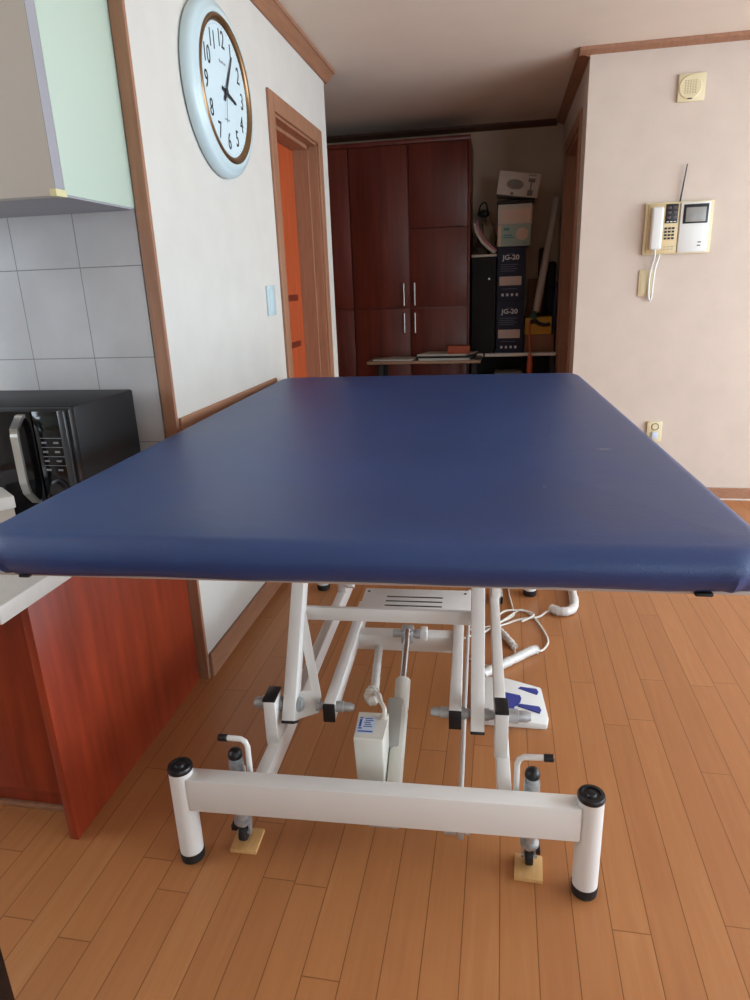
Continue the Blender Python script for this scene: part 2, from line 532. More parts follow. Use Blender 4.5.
# stepped jamb
for (dx0, dx1, t) in ((0, -.045, .016), (-.045, -.2, .032)):
    b.box((WX + dx1, D0, 0), (WX + dx0, D0 + t, DZ)).box((WX + dx1, D1 - t, 0), (WX + dx0, D1, DZ)).box((WX + dx1, D0, DZ - t), (WX + dx0, D1, DZ))
struct('trim_7', b, M_trim)
o = struct('door_1', B().box((WX - .165, D0 + .034, .005), (WX - .125, D1 - .034, DZ - .034), .002), M_doorw)
for z in (1.225, .985):
    B().box((WX - .126, D0 + .30, z - .016), (WX - .1235, D1 - .11, z + .016)).build('inlay_strip', M_inlay, o)
b = B().cyl((WX - .125, 3.11, 1.0), (WX - .09, 3.11, 1.0), .012).cyl((WX - .09, 3.11, 1.0), (WX - .085, 3.22, 1.0), .009).cyl((WX - .126, 3.11, 1.0), (WX - .118, 3.11, 1.0), .026)
b.build('door_handle', M_steel, o)
# door frame in the niche side wall
b = B()
for (lo, hi) in (((XA - .014, E0 - .07, 0), (XA, E0 + .004, EZ + .07)), ((XA - .014, E1 - .004, 0), (XA, E1 + .07, EZ + .07)), ((XA - .014, E0, EZ - .004), (XA, E1, EZ + .07))):
    b.box(lo, hi, .003)
b.box((XA, E0, 0), (XA + .15, E0 + .025, EZ)).box((XA, E1 - .025, 0), (XA + .15, E1, EZ)).box((XA, E0, EZ - .025), (XA + .15, E1, EZ))
struct('trim_8', b, M_trim)
o = struct('door_2', B().box((XA + .115, E0 + .027, .005), (XA + .148, E1 - .027, EZ - .027), .002), M_doorw)
B().cyl((XA + .115, E0 + .09, 1.0), (XA + .07, E0 + .09, 1.0), .01).sphere((XA + .06, E0 + .09, 1.0), .026).build('door_handle', M_steel, o)

# ------------------------------------------------------------------ treatment bed
RZ = .0425
CX, CY = -.195, 1.89
bed = thing('treatment_table', 'wide height-adjustable therapy table with navy leatherette top and white steel base', 'therapy table', (CX, CY, 0), RZ)

def mattress():
    bm = B(); X0, X1, Y0, Y1 = -.832, .444, .903, 2.874
    R = .085
    def loop(ins, z, n=12):
        pts = []
        for (cx, cy, a0) in ((X1 - R, Y1 - R, 0), (X0 + R, Y1 - R, PI / 2), (X0 + R, Y0 + R, PI), (X1 - R, Y0 + R, 1.5 * PI)):
            for k in range(n + 1):
                a = a0 + k * PI / 2 / n
                rr = R - ins
                # gathered folds of the cover under the corners
                if z < .875:
                    rr += .0035 * math.sin(k * 2.4 + a0) * (1 if z < .86 else .5)
                rr = max(rr, .004)
                pts.append((cx + rr * math.cos(a), cy + rr * math.sin(a), z))
            # subdivide straight sides
            nxt = {0: (X0 + R, Y1 - ins), 1: (X0 + ins, Y0 + R), 2: (X1 - R, Y0 + ins), 3: (X1 - ins, Y1 - R)}[round(a0 / (PI / 2))]
            p = pts[-1]
            m = 14
            for k in range(1, m):
                t = k / m
                wav = .0012 * math.sin(t * 21 + a0) if z < .85 else 0
                pts.append((p[0] + (nxt[0] - p[0]) * t, p[1] + (nxt[1] - p[1]) * t, z + wav))
        return [bm.bm.verts.new(q) for q in pts]
    prof = [(.030, .832), (.017, .836), (.008, .845), (.002, .857), (0, .868)]
    for k in range(1, 9):
        a = k * PI / 2 / 8
        prof.append((.034 * (1 - math.cos(a)), .868 + .034 * math.sin(a)))
    prof += [(.06, .9035), (.078, .9045)]
    loops = [loop(*p) for p in prof]
    for A, Q in zip(loops, loops[1:]):
        for k in range(len(A)):
            bm.bm.faces.new((A[k], A[(k + 1) % len(A)], Q[(k + 1) % len(A)], Q[k]))
    bm.bm.faces.new(loops[-1]); bm.bm.faces.new(loops[0][::-1])
    return bm
mt = mattress().build('mattress', M_leather, bed)
for (x0, x1) in ((-.748, -.728), (.322, .348)):
    B().box((x0, .922, .8262), (x1, .95, .8325), .003).build('cover_tab', M_rubber, mt)
B().box((-.810, .930, .8270), (.420, 2.850, .833), .002).build('base_board', mat('pale_board', hexc('#b5a59b'), .6), bed)
# sub-frame under the board
b = B()
for x in (-.44, .022):
    b.beam((x, 1.1, .811), (x, 2.7, .811), .035, .03)
for y in (1.12, 1.83, 2.68):
    b.beam((-.46, y, .811), (.04, y, .811), .035, .029, bev=.002)
b.build('top_frame', M_white, bed)

# end rails with their posts
def end_rail(y, sgn):
    r = B().box((-.625, y - .022, .153), (.232, y + .022, .238), .004).build('end_rail', M_white, bed)
    for x in (-.642, .252):
        p = B().cyl((x, y, .022), (x, y, .252), .027, 32).build('foot_post', M_white, bed)
        B().lathe((x, y, .25), (0, 0, 1), [(.0275, 0), (.0285, .003), (.0285, .008), (.026, .012), (.019, .0125), (.018, .009), (.012, .009), (.009, .0135), (0, .0145)], 32).build('top_cap', M_black, p)
        B().lathe((x, y, 0), (0, 0, 1), [(.024, 0), (.027, .003), (.0285, .02), (.0285, .026)], 32).build('rubber_foot', M_rubber, p)
end_rail(1.160, 1); end_rail(2.62, -1)
# long base rails
for (xc, xf) in ((-.473, -.460), (.080, .090)):
    B().beam((xc, 1.180, .182), (xf, 2.60, .182), .030, .056).build('base_rail', M_white, bed)
PY, PZ = 1.362, .293
for x in (-.476, .076):
    u = B().box((x - .015, 1.315, .205), (x + .015, 1.375, .328), .003).build('upright_bracket', M_white, bed)
    B().box((x - .016, 1.314, .327), (x + .016, 1.376, .333), .002).build('end_cap', M_black, u)
# rear brackets
for x in (-.462, .092):
    u = B().box((x - .015, 2.16, .205), (x + .015, 2.22, .30), .003).build('upright_bracket', M_white, bed)
    B().box((x - .016, 2.159, .299), (x + .016, 2.221, .305), .002).build('end_cap', M_black, u)
ARM = 58.0
# lifting arms: from the pivot up to the top frame
ca, sa = math.cos(math.radians(ARM)), math.sin(math.radians(ARM))
def arm(x, py, pz, ztop, cap=True, w=.032):
    p0 = Vector((x, py - ca * .040, pz - sa * .040)); k = (ztop - p0.z) / sa
    p1 = p0 + Vector((0, ca, sa)) * k
    a = B().beam(p0, p1, w, .048).build('lifting_arm', M_white, bed)
    if cap:
        B().beam(p0 - Vector((0, ca, sa)) * .005, p0 + Vector((0, ca, sa)) * .002, w + .001, .049, bev=.001).build('end_cap', M_black, a)
    return a
arm(.021, PY, PZ, .797)
a = arm(-.434, PY, PZ, .797)
# triangular gusset with a window, welded beside the left arm in the plane of the arm
AD = Vector((0, ca, sa)); AN = Vector((0, -sa, ca)); PP = Vector((0, PY, PZ)) - AN * .012
def gq(x, s_):
    return Vector((x, 0, 0)) + PP + AD * s_
g = B()
out = [(-.418, .235), (-.362, .020), (-.366, -.018), (-.418, -.036)]
win = [(-.4165, .135), (-.387, .034), (-.4165, .030)]
for poly in ((out[0], out[1], win[1], win[0]), (out[1], out[2], out[3], win[2], win[1]), (out[3], (-.4185, -.036), (-.4185, .235), out[0], win[0], win[2])):
    g.prism([gq(*p) for p in poly], AN * .004)
g.build('gusset_plate', M_white, a)
for x in (-.434, .021):
    arm(x, 2.19, .26, .797, False)
# inner lift frame, nearly level
for x in (-.3355, -.0315):
    a = B().box((x - .0145, 1.345, .263), (x + .0145, 1.90, .310), .003).build('inner_arm', M_white, bed)
    B().box((x - .015, 1.339, .2625), (x + .015, 1.347, .3105), .002).build('end_cap', M_black, a)
cb = B().box((-.325, 1.70, .252), (-.045, 1.745, .302), .003).build('cross_beam', M_white, bed)
B().box((-.424, 1.505, .450), (.006, 1.518, .486), .002).build('cross_bar', M_white, bed)
# slotted cover plate
pl = B().box((-.342, 1.80, .311), (.002, 1.99, .3125), .0005).box((-.342, 1.985, .24), (.002, 1.99, .3115), .001).build('cover_plate', M_white, bed)
b = B()
for k in range(4):
    y = 1.838 + k * .031
    b.box((-.265, y - .0035, .3120), (-.085, y + .0035, .3132))
b.build('vent_slots', M_ink, pl)
for (x, y) in ((-.328, 1.83), (-.328, 1.965), (-.014, 1.83), (-.014, 1.965)):
    B().cyl((x, y, .312), (x, y, .3140), .0045, 10).build('screw', M_ink, pl)
# pivot bolts
def bolt(x0, x1, r, m=M_steel, y=PY, z=PZ, name='pivot_bolt'):
    s_ = 1 if x1 > x0 else -1
    L = abs(x1 - x0)
    B().lathe((x0, y, z), (s_, 0, 0), [(r, 0), (r, L * .45), (r * .8, L * .47), (r * .8, L * .8), (r * .55, L)], 18).build(name, m, bed)
bolt(-.491, -.528, .018)
bolt(-.4175, -.404, .018)
bolt(-.370, -.353, .014)
bolt(-.324, -.277, .0135)
bolt(-.460, -.453, .018)
bolt(-.018, .0045, .015)
bolt(-.047, -.090, .0135)
bolt(.037, .061, .015)
bolt(.091, .145, .017)
# linear actuator
A0 = Vector((-.172, 1.235, .135)); A1 = Vector((-.174, 1.675, .335))
d = (A1 - A0)
Bd = A0 + d * .50
ac = B()
ac.beam(A0 - d * .06, Bd, .036, .052, bev=.012)
actu = ac.build('actuator_body', M_motor, bed)
B().cyl(Bd - d * .02, Bd + d * .17, .020, 24, bev=.004).build('actuator_sleeve', M_motor, actu)
B().beam(A0 + d * .24 + Vector((-.012, 0, .005)), Bd + d * .02 + Vector((-.012, 0, .005)), .040, .046, bev=.006).build('clamp_block', M_greyp, actu)
B().cyl(Bd + d * .16, A1, .0095, 20).build('chrome_rod', M_chrome, actu)
B().cyl((-.215, 1.675, .325), (-.150, 1.675, .325), .012, 16).cyl((-.150, 1.675, .325), (-.138, 1.675, .325), .014, 16).box((-.192, 1.66, .30), (-.158, 1.705, .338), .003).build('rod_bracket', M_steel, cb)
B().box((-.138, 1.668, .306), (-.118, 1.70, .338), .003).build('bracket_ear', M_white, cb)
mo = B().prism([(-.259, 1.252, .292), (-.192, 1.252, .292), (-.189, 1.30, .294), (-.190, 1.349, .290), (-.262, 1.349, .290)], (0, .0, -.02)).build('motor_cap', M_motor, actu)
b = B()
v = [(-.2605, 1.25, .290), (-.1905, 1.25, .290), (-.1905, 1.352, .290), (-.2645, 1.352, .290)]
w = [(-.2520, 1.245, .10), (-.1905, 1.245, .10), (-.1905, 1.33, .10), (-.2520, 1.33, .10)]
vv = [b.bm.verts.new(p) for p in v]; ww = [b.bm.verts.new(p) for p in w]
b.bm.faces.new(vv); b.bm.faces.new(ww[::-1])
for i in range(4):
    b.bm.faces.new((vv[i], ww[i], ww[(i + 1) % 4], vv[(i + 1) % 4]))
bmesh.ops.bevel(b.bm, geom=list(b.bm.edges), offset=.005, segments=3, affect='EDGES', profile=.5)
mo2 = b.build('motor_housing', M_motor, actu)
lab = B().box((-.257, 1.268, .2925), (-.216, 1.328, .2932)).build('label_sticker', M_labelw, actu)
lb = B()
lb.box((-.254, 1.290, .2932), (-.2485, 1.318, .2936)).box((-.2545, 1.282, .2932), (-.246, 1.287, .2936)).box((-.2545, 1.321, .2932), (-.247, 1.325, .2936))
for k in range(5):
    lb.box((-.243 + .002 * (k % 2), 1.290 + k * .0075, .2932), (-.222 - .003 * (k % 3), 1.293 + k * .0075, .2936))
lb.box((-.254, 1.271, .2932), (-.219, 1.276, .2936))
lb.build('label_print', M_labelb, actu)
B().box((-.225, 1.20, .088), (-.155, 1.27, .118), .004).build('actuator_mount', M_steel, actu)
B().box((-.235, 1.180, .150), (-.150, 1.22, .200), .003).build('mount_plate', M_white, bed)
# wrapped cable from the beam to the motor
B().tube([(-.262, 1.70, .26), (-.252, 1.60, .275), (-.243, 1.50, .285), (-.238, 1.445, .285)], .0115, 10, wob=.06).build('wrapped_cable', M_wrap, bed)
B().tube([(-.238, 1.46, .285), (-.250, 1.44, .28), (-.243, 1.42, .275), (-.225, 1.43, .28)], .014, 10, wob=.1).build('cable_bundle', M_cord, bed)
B().tube([(-.235, 1.43, .29), (-.218, 1.39, .312), (-.210, 1.36, .315), (-.198, 1.335, .312), (-.198, 1.325, .292)], .0055, 8).cyl((-.198, 1.328, .290), (-.198, 1.328, .302), .009, 12).build('motor_cable', M_cord, bed)
# thin tie rod along the floor side
B().cyl((-.018, 1.185, .115), (.000, 2.40, .115), .0065, 14).build('tie_rod', M_white, bed)
B().cyl((-.050, 1.17, .128), (-.024, 1.17, .128), .010, 16).box((-.022, 1.155, .118), (-.008, 1.185, .142), .002).cyl((-.006, 1.17, .128), (.004, 1.17, .128), .008, 6).build('rod_clamp', M_steel, bed)
# casters with jack screw, knob and crank lever
def caster(x, sgn):
    y = 1.215
    c = B().cyl((x, y, .055), (x, y, .250), .0135, 20).cyl((x, y, .205), (x, y, .236), .0175, 20).build('caster_stem', M_steel, bed)
    B().box((x - .016, 1.180, .155), (x + .016, 1.232, .212), .003).build('caster_sleeve', M_white, c)
    B().lathe((x, y, .245), (0, 0, 1), [(.010, 0), (.0160, .003), (.0170, .009), (.0150, .017), (.009, .0235), (0, .0255)], 24).build('knob', M_black, c)
    f = B().lathe((x, y, .062), (0, 0, 1), [(.016, 0), (.021, .003), (.021, .009), (.013, .013), (.013, .030), (.019, .032), (.019, .042), (.010, .046)], 24)
    f.prism([(x - .016, y - .004, .064), (x - .016, y + .020, .064), (x - .016, y + .010, .024), (x - .016, y - .002, .024)], (.004, 0, 0))
    f.prism([(x + .012, y - .004, .064), (x + .012, y + .020, .064), (x + .012, y + .010, .024), (x + .012, y - .002, .024)], (.004, 0, 0))
    f.cyl((x - .018, y, .032), (x + .018, y, .032), .005, 10)
    f.build('caster_fork', M_steel, c)
    B().lathe((x - .009, y, .032), (1, 0, 0), [(.012, 0), (.020, .001), (.0215, .004), (.0215, .014), (.020, .017), (.012, .018)], 24).build('wheel', M_rubber, c)
    B().box((x + sgn * .014, y - .012, .045), (x + sgn * .024, y + .006, .058), .002).build('brake_tab', M_black, c)
for (x, s_, lx, ex_) in ((-.532, -1, -.496, -.545), (.138, 1, .104, .162)):
    caster(x, s_)
    y = 1.205
    L = B().tube([(lx, y, .15), (lx, y, .285), (lx - .0 + (.004 if s_ > 0 else -.004), y, .298), (lx + (.014 if s_ > 0 else -.014), y, .305), (ex_, y, .306)], .0065, 12, smooth=False).build('brake_lever', M_white, bed)
    B().cyl((ex_ - s_ * .004, y, .306), (ex_ + s_ * .018, y, .306), .0085, 14, bev=.002).build('lever_tip', M_black, L)

# wooden pads beneath the casters
def pad(px, py, w, l, rot, label):
    o = B().box((-w / 2, -l / 2, 0), (w / 2, l / 2, .0105), .001).build('wooden_pad', M_pad)
    o.location = (px, py, 0)
    o.rotation_euler = (0, 0, rot)
    tag(o, label, 'wood block', 'wooden pads under the table casters')
def tw(x, y):
    return (x * math.cos(RZ) - y * math.sin(RZ), x * math.sin(RZ) + y * math.cos(RZ))
pad(*tw(-.526, 1.214), .064, .070, RZ, 'thin pale plywood pad under the caster beside the left white post')
pad(*tw(.137, 1.204), .062, .068, -.03, 'thin pale plywood pad under the caster beside the right white post')

# foot pedal switch
fp = thing('foot_pedal', 'white and blue foot switch lying on the floor right of the table base', 'foot switch', (.135, 1.79, 0), RZ)
b = B()
P0 = [(.03, 1.716), (.230, 1.710), (.238, 1.745), (.230, 1.895), (.110, 1.925), (.03, 1.922)]
hts = [.034, .020, .020, .024, .038, .040]
bt = [b.bm.verts.new((x, y, 0.0)) for x, y in P0]
tp = [b.bm.verts.new((x, y, h)) for (x, y), h in zip(P0, hts)]
b.bm.faces.new(tp); b.bm.faces.new(bt[::-1])
for i in range(6):
    b.bm.faces.new((tp[i], bt[i], bt[(i + 1) % 6], tp[(i + 1) % 6]))
bmesh.ops.triangulate(b.bm, faces=[f for f in b.bm.faces if len(f.verts) > 4])
bmesh.ops.bevel(b.bm, geom=[e for e in b.bm.edges if e.calc_face_angle(0) > .5], offset=.005, segments=2, affect='EDGES', profile=.5)
b.build('housing', M_whitep, fp)
def zp(x): return .0375 - (x - .03) * .082
for (y0, y1, w0, w1) in ((1.878, 1.866, .006, .016), (1.785, 1.772, .006, .016)):
    poly = [(.150, y0 - w0, zp(.150)), (.213, y1 - w1, zp(.213)), (.219, y1, zp(.219)), (.214, y1 + w1, zp(.214)), (.150, y0 + w0, zp(.150))]
    B().prism([(p[0], p[1], p[2] + .0005) for p in poly], (0, 0, .004)).build('pedal_button', M_blue, fp)
b = B()
poly = [(.100, 1.735), (.136, 1.735), (.138, 1.775), (.158, 1.800), (.163, 1.822), (.157, 1.846), (.138, 1.868), (.136, 1.914), (.100, 1.920)]
b.prism([(x, y, zp(x) + .0003) for x, y in poly], (0, 0, .003))
b.build('blue_panel', M_blue, fp)
B().box((.10, 1.705, .028), (.165, 1.735, .037), .002).build('grey_hinge', M_greyp, fp)

# cables on the floor (bed frame coordinates turned to world)
def T(pts):
    return [(*tw(x, y), z) for x, y, z in pts]
c = thing('extension_cable', 'tangled white power cables lying on the floor behind the white table base', 'cable', (.2, 2.3, 0), RZ)
B().tube([(-.02, 2.22, .006), (.067, 2.29, .006), (.136, 2.34, .006), (.197, 2.385, .006), (.269, 2.41, .006), (.303, 2.45, .008), (.335, 2.46, .014)], .0042, 8).build('cord', M_cord, c)
B().tube([(.05, 2.25, .014), (.144, 2.375, .014), (.20, 2.46, .008), (.24, 2.43, .006), (.269, 2.34, .006), (.287, 2.228, .006), (.262, 2.16, .006), (.235, 2.145, .010)], .0042, 8).build('cord', M_cord, c)
B().tube([(.19, 2.75, .006), (.165, 2.66, .006), (.172, 2.50, .006), (.175, 2.42, .006), (.13, 2.36, .008), (.07, 2.30, .014), (-.01, 2.27, .014)], .0035, 8).build('cord', M_cord, c)
B().tube([(.163, 2.165, .010), (.158, 2.09, .005), (.12, 2.045, .005), (.06, 2.04, .005), (.00, 2.08, .005)], .0035, 8).build('cord', M_cord, c)
B().tube([(.10, 2.35, .022), (.14, 2.42, .022), (.21, 2.43, .021), (.25, 2.40, .020), (.20, 2.35, .015)], .0038, 8).build('cord', M_cord, c)
B().tube([(.10, 2.30, .014), (.122, 2.255, .016), (.145, 2.205, .014), (.163, 2.165, .010)], .0125, 10, wob=.12).build('plug_connector', M_wrap, c)
B().tube([(.325, 2.465, .016), (.355, 2.435, .020), (.395, 2.445, .022), (.420, 2.52, .022), (.430, 2.76, .022)], .018, 12, wob=.07).build('plastic_wrapping', M_wrap, c)
B().tube([(.045, 1.965, .018), (.10, 2.02, .018), (.16, 2.075, .018), (.215, 2.13, .017), (.24, 2.148, .014)], .016, 12, wob=.06).build('plastic_wrapping', M_wrap, c)
o = thing('power_adapter', 'small grey and black adapter block on the floor behind the right base rail', 'adapter', (.122, 2.42, 0), RZ)
B().box((.098, 2.515, 0), (.134, 2.60, .045), .005).build('case', M_greyp, o)
B().box((.126, 2.512, .006), (.1355, 2.58, .036), .002).build('socket_face', M_black, o)

# ------------------------------------------------------------------ kitchen
o = thing('wall_cabinet', 'white and mint kitchen wall cabinet mounted above the microwave and tiles', 'wall cabinet', (-2.1, 1.69, 1.49))
B().box((-3.18, 1.537, 1.498), (-1.008, 1.848, ZC), .001).build('body', M_mint, o)
for (x0, x1) in ((-1.46, -1.009), (-1.91, -1.463), (-2.36, -1.913), (-2.81, -2.363)):
    d_ = B().box((x0, 1.502, 1.493), (x1 - .001, 1.536, ZC - .02), .0015).build('door', M_cabfront, o)
    B().box((x1 - .0012, 1.5025, 1.494), (x1 + .0006, 1.5355, ZC - .021)).build('edge_band', M_cabedge, d_)
B().box((-1.024, 1.5008, 1.492), (-1.0075, 1.541, 1.507)).build('tape_patch', M_tape, o)
B().box((-3.17, 1.545, 1.494), (-1.012, 1.846, 1.4985)).build('bottom_panel', M_cabedge, o)

o = thing('base_cabinet', 'cherry red kitchen base cabinet with tall end panel beside the therapy table', 'kitchen cabinet', (-2.1, 1.5, 0))
B().box((-1.018, 1.135, .0), (-.996, 1.836, .638), .0015).build('end_panel', M_cherry, o)
B().box((-3.18, 1.215, .075), (-1.019, 1.84, .638), .001).build('body', M_cherry, o)
for (x0, x1) in ((-1.50, -1.022), (-1.98, -1.503), (-2.46, -1.983)):
    d_ = B().box((x0, 1.195, .078), (x1, 1.214, .628), .002).build('door', M_cherry, o)
    B().cyl((x0 + .05, 1.178, .50), (x0 + .05, 1.178, .60), .005, 10).cyl((x0 + .05, 1.196, .51), (x0 + .05, 1.178, .51), .004, 8).cyl((x0 + .05, 1.196, .59), (x0 + .05, 1.178, .59), .004, 8).build('door_handle', M_brush, d_)
B().box((-3.18, 1.225, 0), (-1.019, 1.243, .074)).build('toe_kick', M_cherry, o)
B().box((-3.18, 1.212, 0), (-1.019, 1.225, .014), .002).build('floor_strip', M_trimh, o)
tag(B().box((-3.18, 1.045, .640), (-.985, 1.848, .680), .004).build('countertop', M_counter, org=(-2.1, 1.45, .66)), 'pale grey kitchen countertop running along the tiled wall under the microwave', 'countertop')

# microwave
o = thing('microwave', 'black countertop microwave with curved steel handle in front of the tiles', 'microwave', (-1.31, 1.64, .681))
mb = B().box((-1.553, 1.510, .700), (-1.067, 1.800, 1.006), .006)
mb.build('body', M_micro, o)
for (x, y) in ((-1.50, 1.55), (-1.12, 1.55), (-1.50, 1.76), (-1.12, 1.76)):
    B().cyl((x, y, .6805), (x, y, .702), .014, 14).build('foot', M_rubber, o)
B().box((-1.553, 1.489, .702), (-1.067, 1.512, 1.004), .005).build('front_bezel', M_black, o)
dr = B().box((-1.548, 1.480, .708), (-1.172, 1.490, .998), .003).build('door', M_blackg, o)
B().box((-1.520, 1.4785, .755), (-1.235, 1.4805, .955), .001).build('door_glass', mat('smoked_glass', hexc('#1d1a1c'), .08, var=.3), dr)
b = B()
pa = [(1.484, .992), (1.470, .990), (1.442, .962), (1.438, .940), (1.438, .820), (1.444, .790), (1.470, .758), (1.484, .755)]
pb = [(1.484, .984), (1.473, .982), (1.449, .958), (1.445, .938), (1.445, .822), (1.450, .794), (1.473, .765), (1.484, .763)]
for k in range(len(pa) - 1):
    b.prism([(-1.207, *pa[k]), (-1.207, *pa[k + 1]), (-1.207, *pb[k + 1]), (-1.207, *pb[k])], (.022, 0, 0))
bmesh.ops.remove_doubles(b.bm, verts=b.bm.verts, dist=1e-5)
b.build('handle', M_brush, dr)
cp = B().box((-1.168, 1.4815, .708), (-1.084, 1.490, .998), .002).build('control_panel', M_blackg, o)
B().box((-1.155, 1.4800, .948), (-1.097, 1.482, .985), .001).build('display', mat('dark_display', hexc('#15211f'), .1), cp)
b = B()
for r_ in range(4):
    z = .930 - r_ * .024
    b.box((-1.156, 1.4800, z - .0012), (-1.096, 1.4815, z))
    for x in (-1.146, -1.112):
        b.box((x - .008, 1.4798, z - .015), (x + .006, 1.4812, z - .010))
b.build('button_print', M_inkg, cp)
B().lathe((-1.125, 1.4815, .795), (0, -1, 0), [(.026, 0), (.026, .003), (.021, .005), (.019, .016), (0, .017)], 28).build('dial_knob', M_black, cp)
B().box((-1.095, 1.4785, .706), (-1.076, 1.4895, 1.000), .003).build('side_strip', mat('dark_grey_strip', hexc('#33353a'), .3), o)
# carton at the left edge
o = thing('carton', 'small white lidded carton on the countertop in front of the microwave door', 'box', (0, 0, .681))
B().box((.004, .004, .681), (.112, .146, .775), .003).build('box', M_whitec, o)
B().box((0, 0, .768), (.116, .150, .800), .003).build('lid', M_whitep, o)
o.location = (-1.198, 1.400, .681); o.rotation_euler = (0, 0, math.radians(142))

# dark stool leg at the bottom left
o = thing('stool', 'dark lacquered stool leg at the bottom left corner of the floor', 'stool', (-.90, .44, 0))
for (x, y) in ((-.737, .60), (-1.06, .60), (-.737, .28), (-1.06, .28)):
    B().box((x - .021, y - .021, 0), (x + .021, y + .021, .42), .003).build('leg', M_blackg, o)
B().box((-1.09, .25, .42), (-.716, .622, .445), .008).build('seat', M_blackg, o)

# ------------------------------------------------------------------ clock
cy, cz = 2.405, 1.905
ck = thing('wall_clock', 'large round white wall clock with bronze rim hanging on the left wall', 'clock', (WX, cy, cz))
R = .262
B().lathe((WX + .001, cy, cz), (1, 0, 0), [(R - .012, 0), (R - .002, .004), (R, .010), (R - .001, .022), (R - .006, .033), (R - .014, .039), (R - .020, .040), (R - .026, .046), (R - .036, .049), (R - .044, .047), (R - .047, .034)], 72, cap=False).build('case', M_clockw, ck)
B().lathe((WX, cy, cz), (1, 0, 0), [(.217, .036), (.217, .048), (.213, .052), (.204, .051), (.197, .045), (.195, .036)], 72, cap=False).build('bezel_rim', M_gold, ck)
B().lathe((WX, cy, cz), (1, 0, 0), [(.200, .034), (.200, .0385), (0, .0385)], 72).build('dial', M_dial, ck)
RY, UP = (0, 1, 0), (0, 0, 1)
for n in range(1, 13):
    a = n * PI / 6
    r = .150
    nb = B()
    nb.text(str(n), (WX + .0392, cy + r * math.sin(a), cz + r * math.cos(a)), RY, UP, .074, .0006, .78)
    nb.build('numeral', M_ink, ck)
mk = B()
for n in range(60):
    a = n * PI / 30
    p = Vector((WX + .0386, cy + .186 * math.sin(a), cz + .186 * math.cos(a)))
    dr_ = Vector((0, math.sin(a), math.cos(a)))
    mk.beam(p, p + dr_ * .005, .0016, .0006, up=(1, 0, 0), bev=0)
mk.build('minute_marks', M_inkg, ck)
mk = B()
for k, (w_, h_) in enumerate(((.007, .010), (.006, .007), (.006, .007), (.004, .009), (.006, .007), (.006, .007))):
    mk.box((WX + .0386, cy - .030 + k * .0095, cz + .080), (WX + .0390, cy - .030 + k * .0095 + w_, cz + .080 + h_))
for k in range(6):
    mk.box((WX + .0386, cy - .022 + k * .007, cz - .086), (WX + .0390, cy - .0175 + k * .007, cz - .081))
mk.build('dial_print', M_inkg, ck)
def hand(name, ang, L, tail, w, m, x):
    a = math.radians(ang)
    dv = Vector((0, math.sin(a), math.cos(a))); sd = Vector((0, math.cos(a), -math.sin(a)))
    p = Vector((x, cy, cz))
    B().prism([p - dv * tail - sd * w * .5, p + dv * L * .2 - sd * w * .6, p + dv * L * .92 - sd * w * .35, p + dv * L, p + dv * L * .92 + sd * w * .35, p + dv * L * .2 + sd * w * .6, p - dv * tail + sd * w * .5], (.0012, 0, 0)).build(name, m, ck)
hand('hour_hand', 102, .092, .03, .012, M_ink, WX + .041)
hand('minute_hand', 32, .142, .035, .009, M_ink, WX + .043)
hand('second_hand', 193, .10, .02, .0022, M_inkg, WX + .045)
B().cyl((WX + .038, cy, cz), (WX + .048, cy, cz), .011, 20, bev=.002).build('hub', M_ink, ck)

# thermostat like switch plate on the clock wall
o = thing('light_switch', 'pale rectangular light switch plate on the wall between clock and door', 'switch', (WX, 2.803, 1.226))
B().box((WX, 2.756, 1.166), (WX + .009, 2.852, 1.287), .003).build('plate', M_clockw, o)
B().box((WX + .008, 2.770, 1.180), (WX + .013, 2.838, 1.273), .003).build('rocker', M_clockw, o)

# ------------------------------------------------------------------ intercom wall
o = thing('wall_speaker', 'square cream speaker plate high on the right wall above the intercom', 'speaker', (.905, YR, 2.16))
B().box((.843, YR - .014, 2.098), (.971, YR, 2.222), .003).build('plate', M_cream, o)
B().lathe((.900, YR - .013, 2.162), (0, -1, 0), [(.054, 0), (.054, .003), (.051, .0055), (0, .0055)], 40).build('grille_disc', M_cream, o)
b = B()
for r_ in range(9):
    for k in range(5):
        x = .900 - .024 + k * .012; z = 2.162 + .028 - r_ * .007
        b.box((x - .0035, YR - .0193, z - .0012), (x + .0035, YR - .0184, z + .0012))
b.build('grille_slots', mat('slot_shadow_brown', hexc('#8f8564'), .6), o)
B().box((.890, YR - .0193, 2.108), (.912, YR - .0134, 2.113), .0005).build('badge', M_ink, o)

o = thing('video_intercom', 'cream door phone with white handset, keypad and small screen on the right wall', 'intercom', (.903, YR, 1.505))
B().box((.735, YR - .022, 1.376), (1.072, YR, 1.634), .004).build('backplate', M_cream, o)
B().box((.748, YR - .030, 1.382), (.902, YR - .021, 1.628), .004).build('phone_panel', M_creamd, o)
B().box((.762, YR - .060, 1.400), (.822, YR - .034, 1.612), .012, 4).build('handset', M_whitep, o)
B().box((.768, YR - .036, 1.56), (.816, YR - .029, 1.60), .002).box((.768, YR - .036, 1.41), (.816, YR - .029, 1.45), .002).build('handset_cradle', M_creamd, o)
dp = B().box((.834, YR - .034, 1.530), (.896, YR - .029, 1.624), .003).build('indicator_panel', M_black, o)
b = B()
for r_ in range(3):
    for k in range(2):
        b.box((.841 + k * .028, YR - .0352, 1.600 - r_ * .024), (.861 + k * .028, YR - .0338, 1.612 - r_ * .024), .001)
b.build('indicator_windows', mat('indicator_grey', hexc('#4c3f42'), .3), dp)
b = B()
for k in range(3):
    b.box((.841 + k * .018, YR - .0352, 1.535), (.853 + k * .018, YR - .0338, 1.539))
b.build('indicator_print', M_whitep, dp)
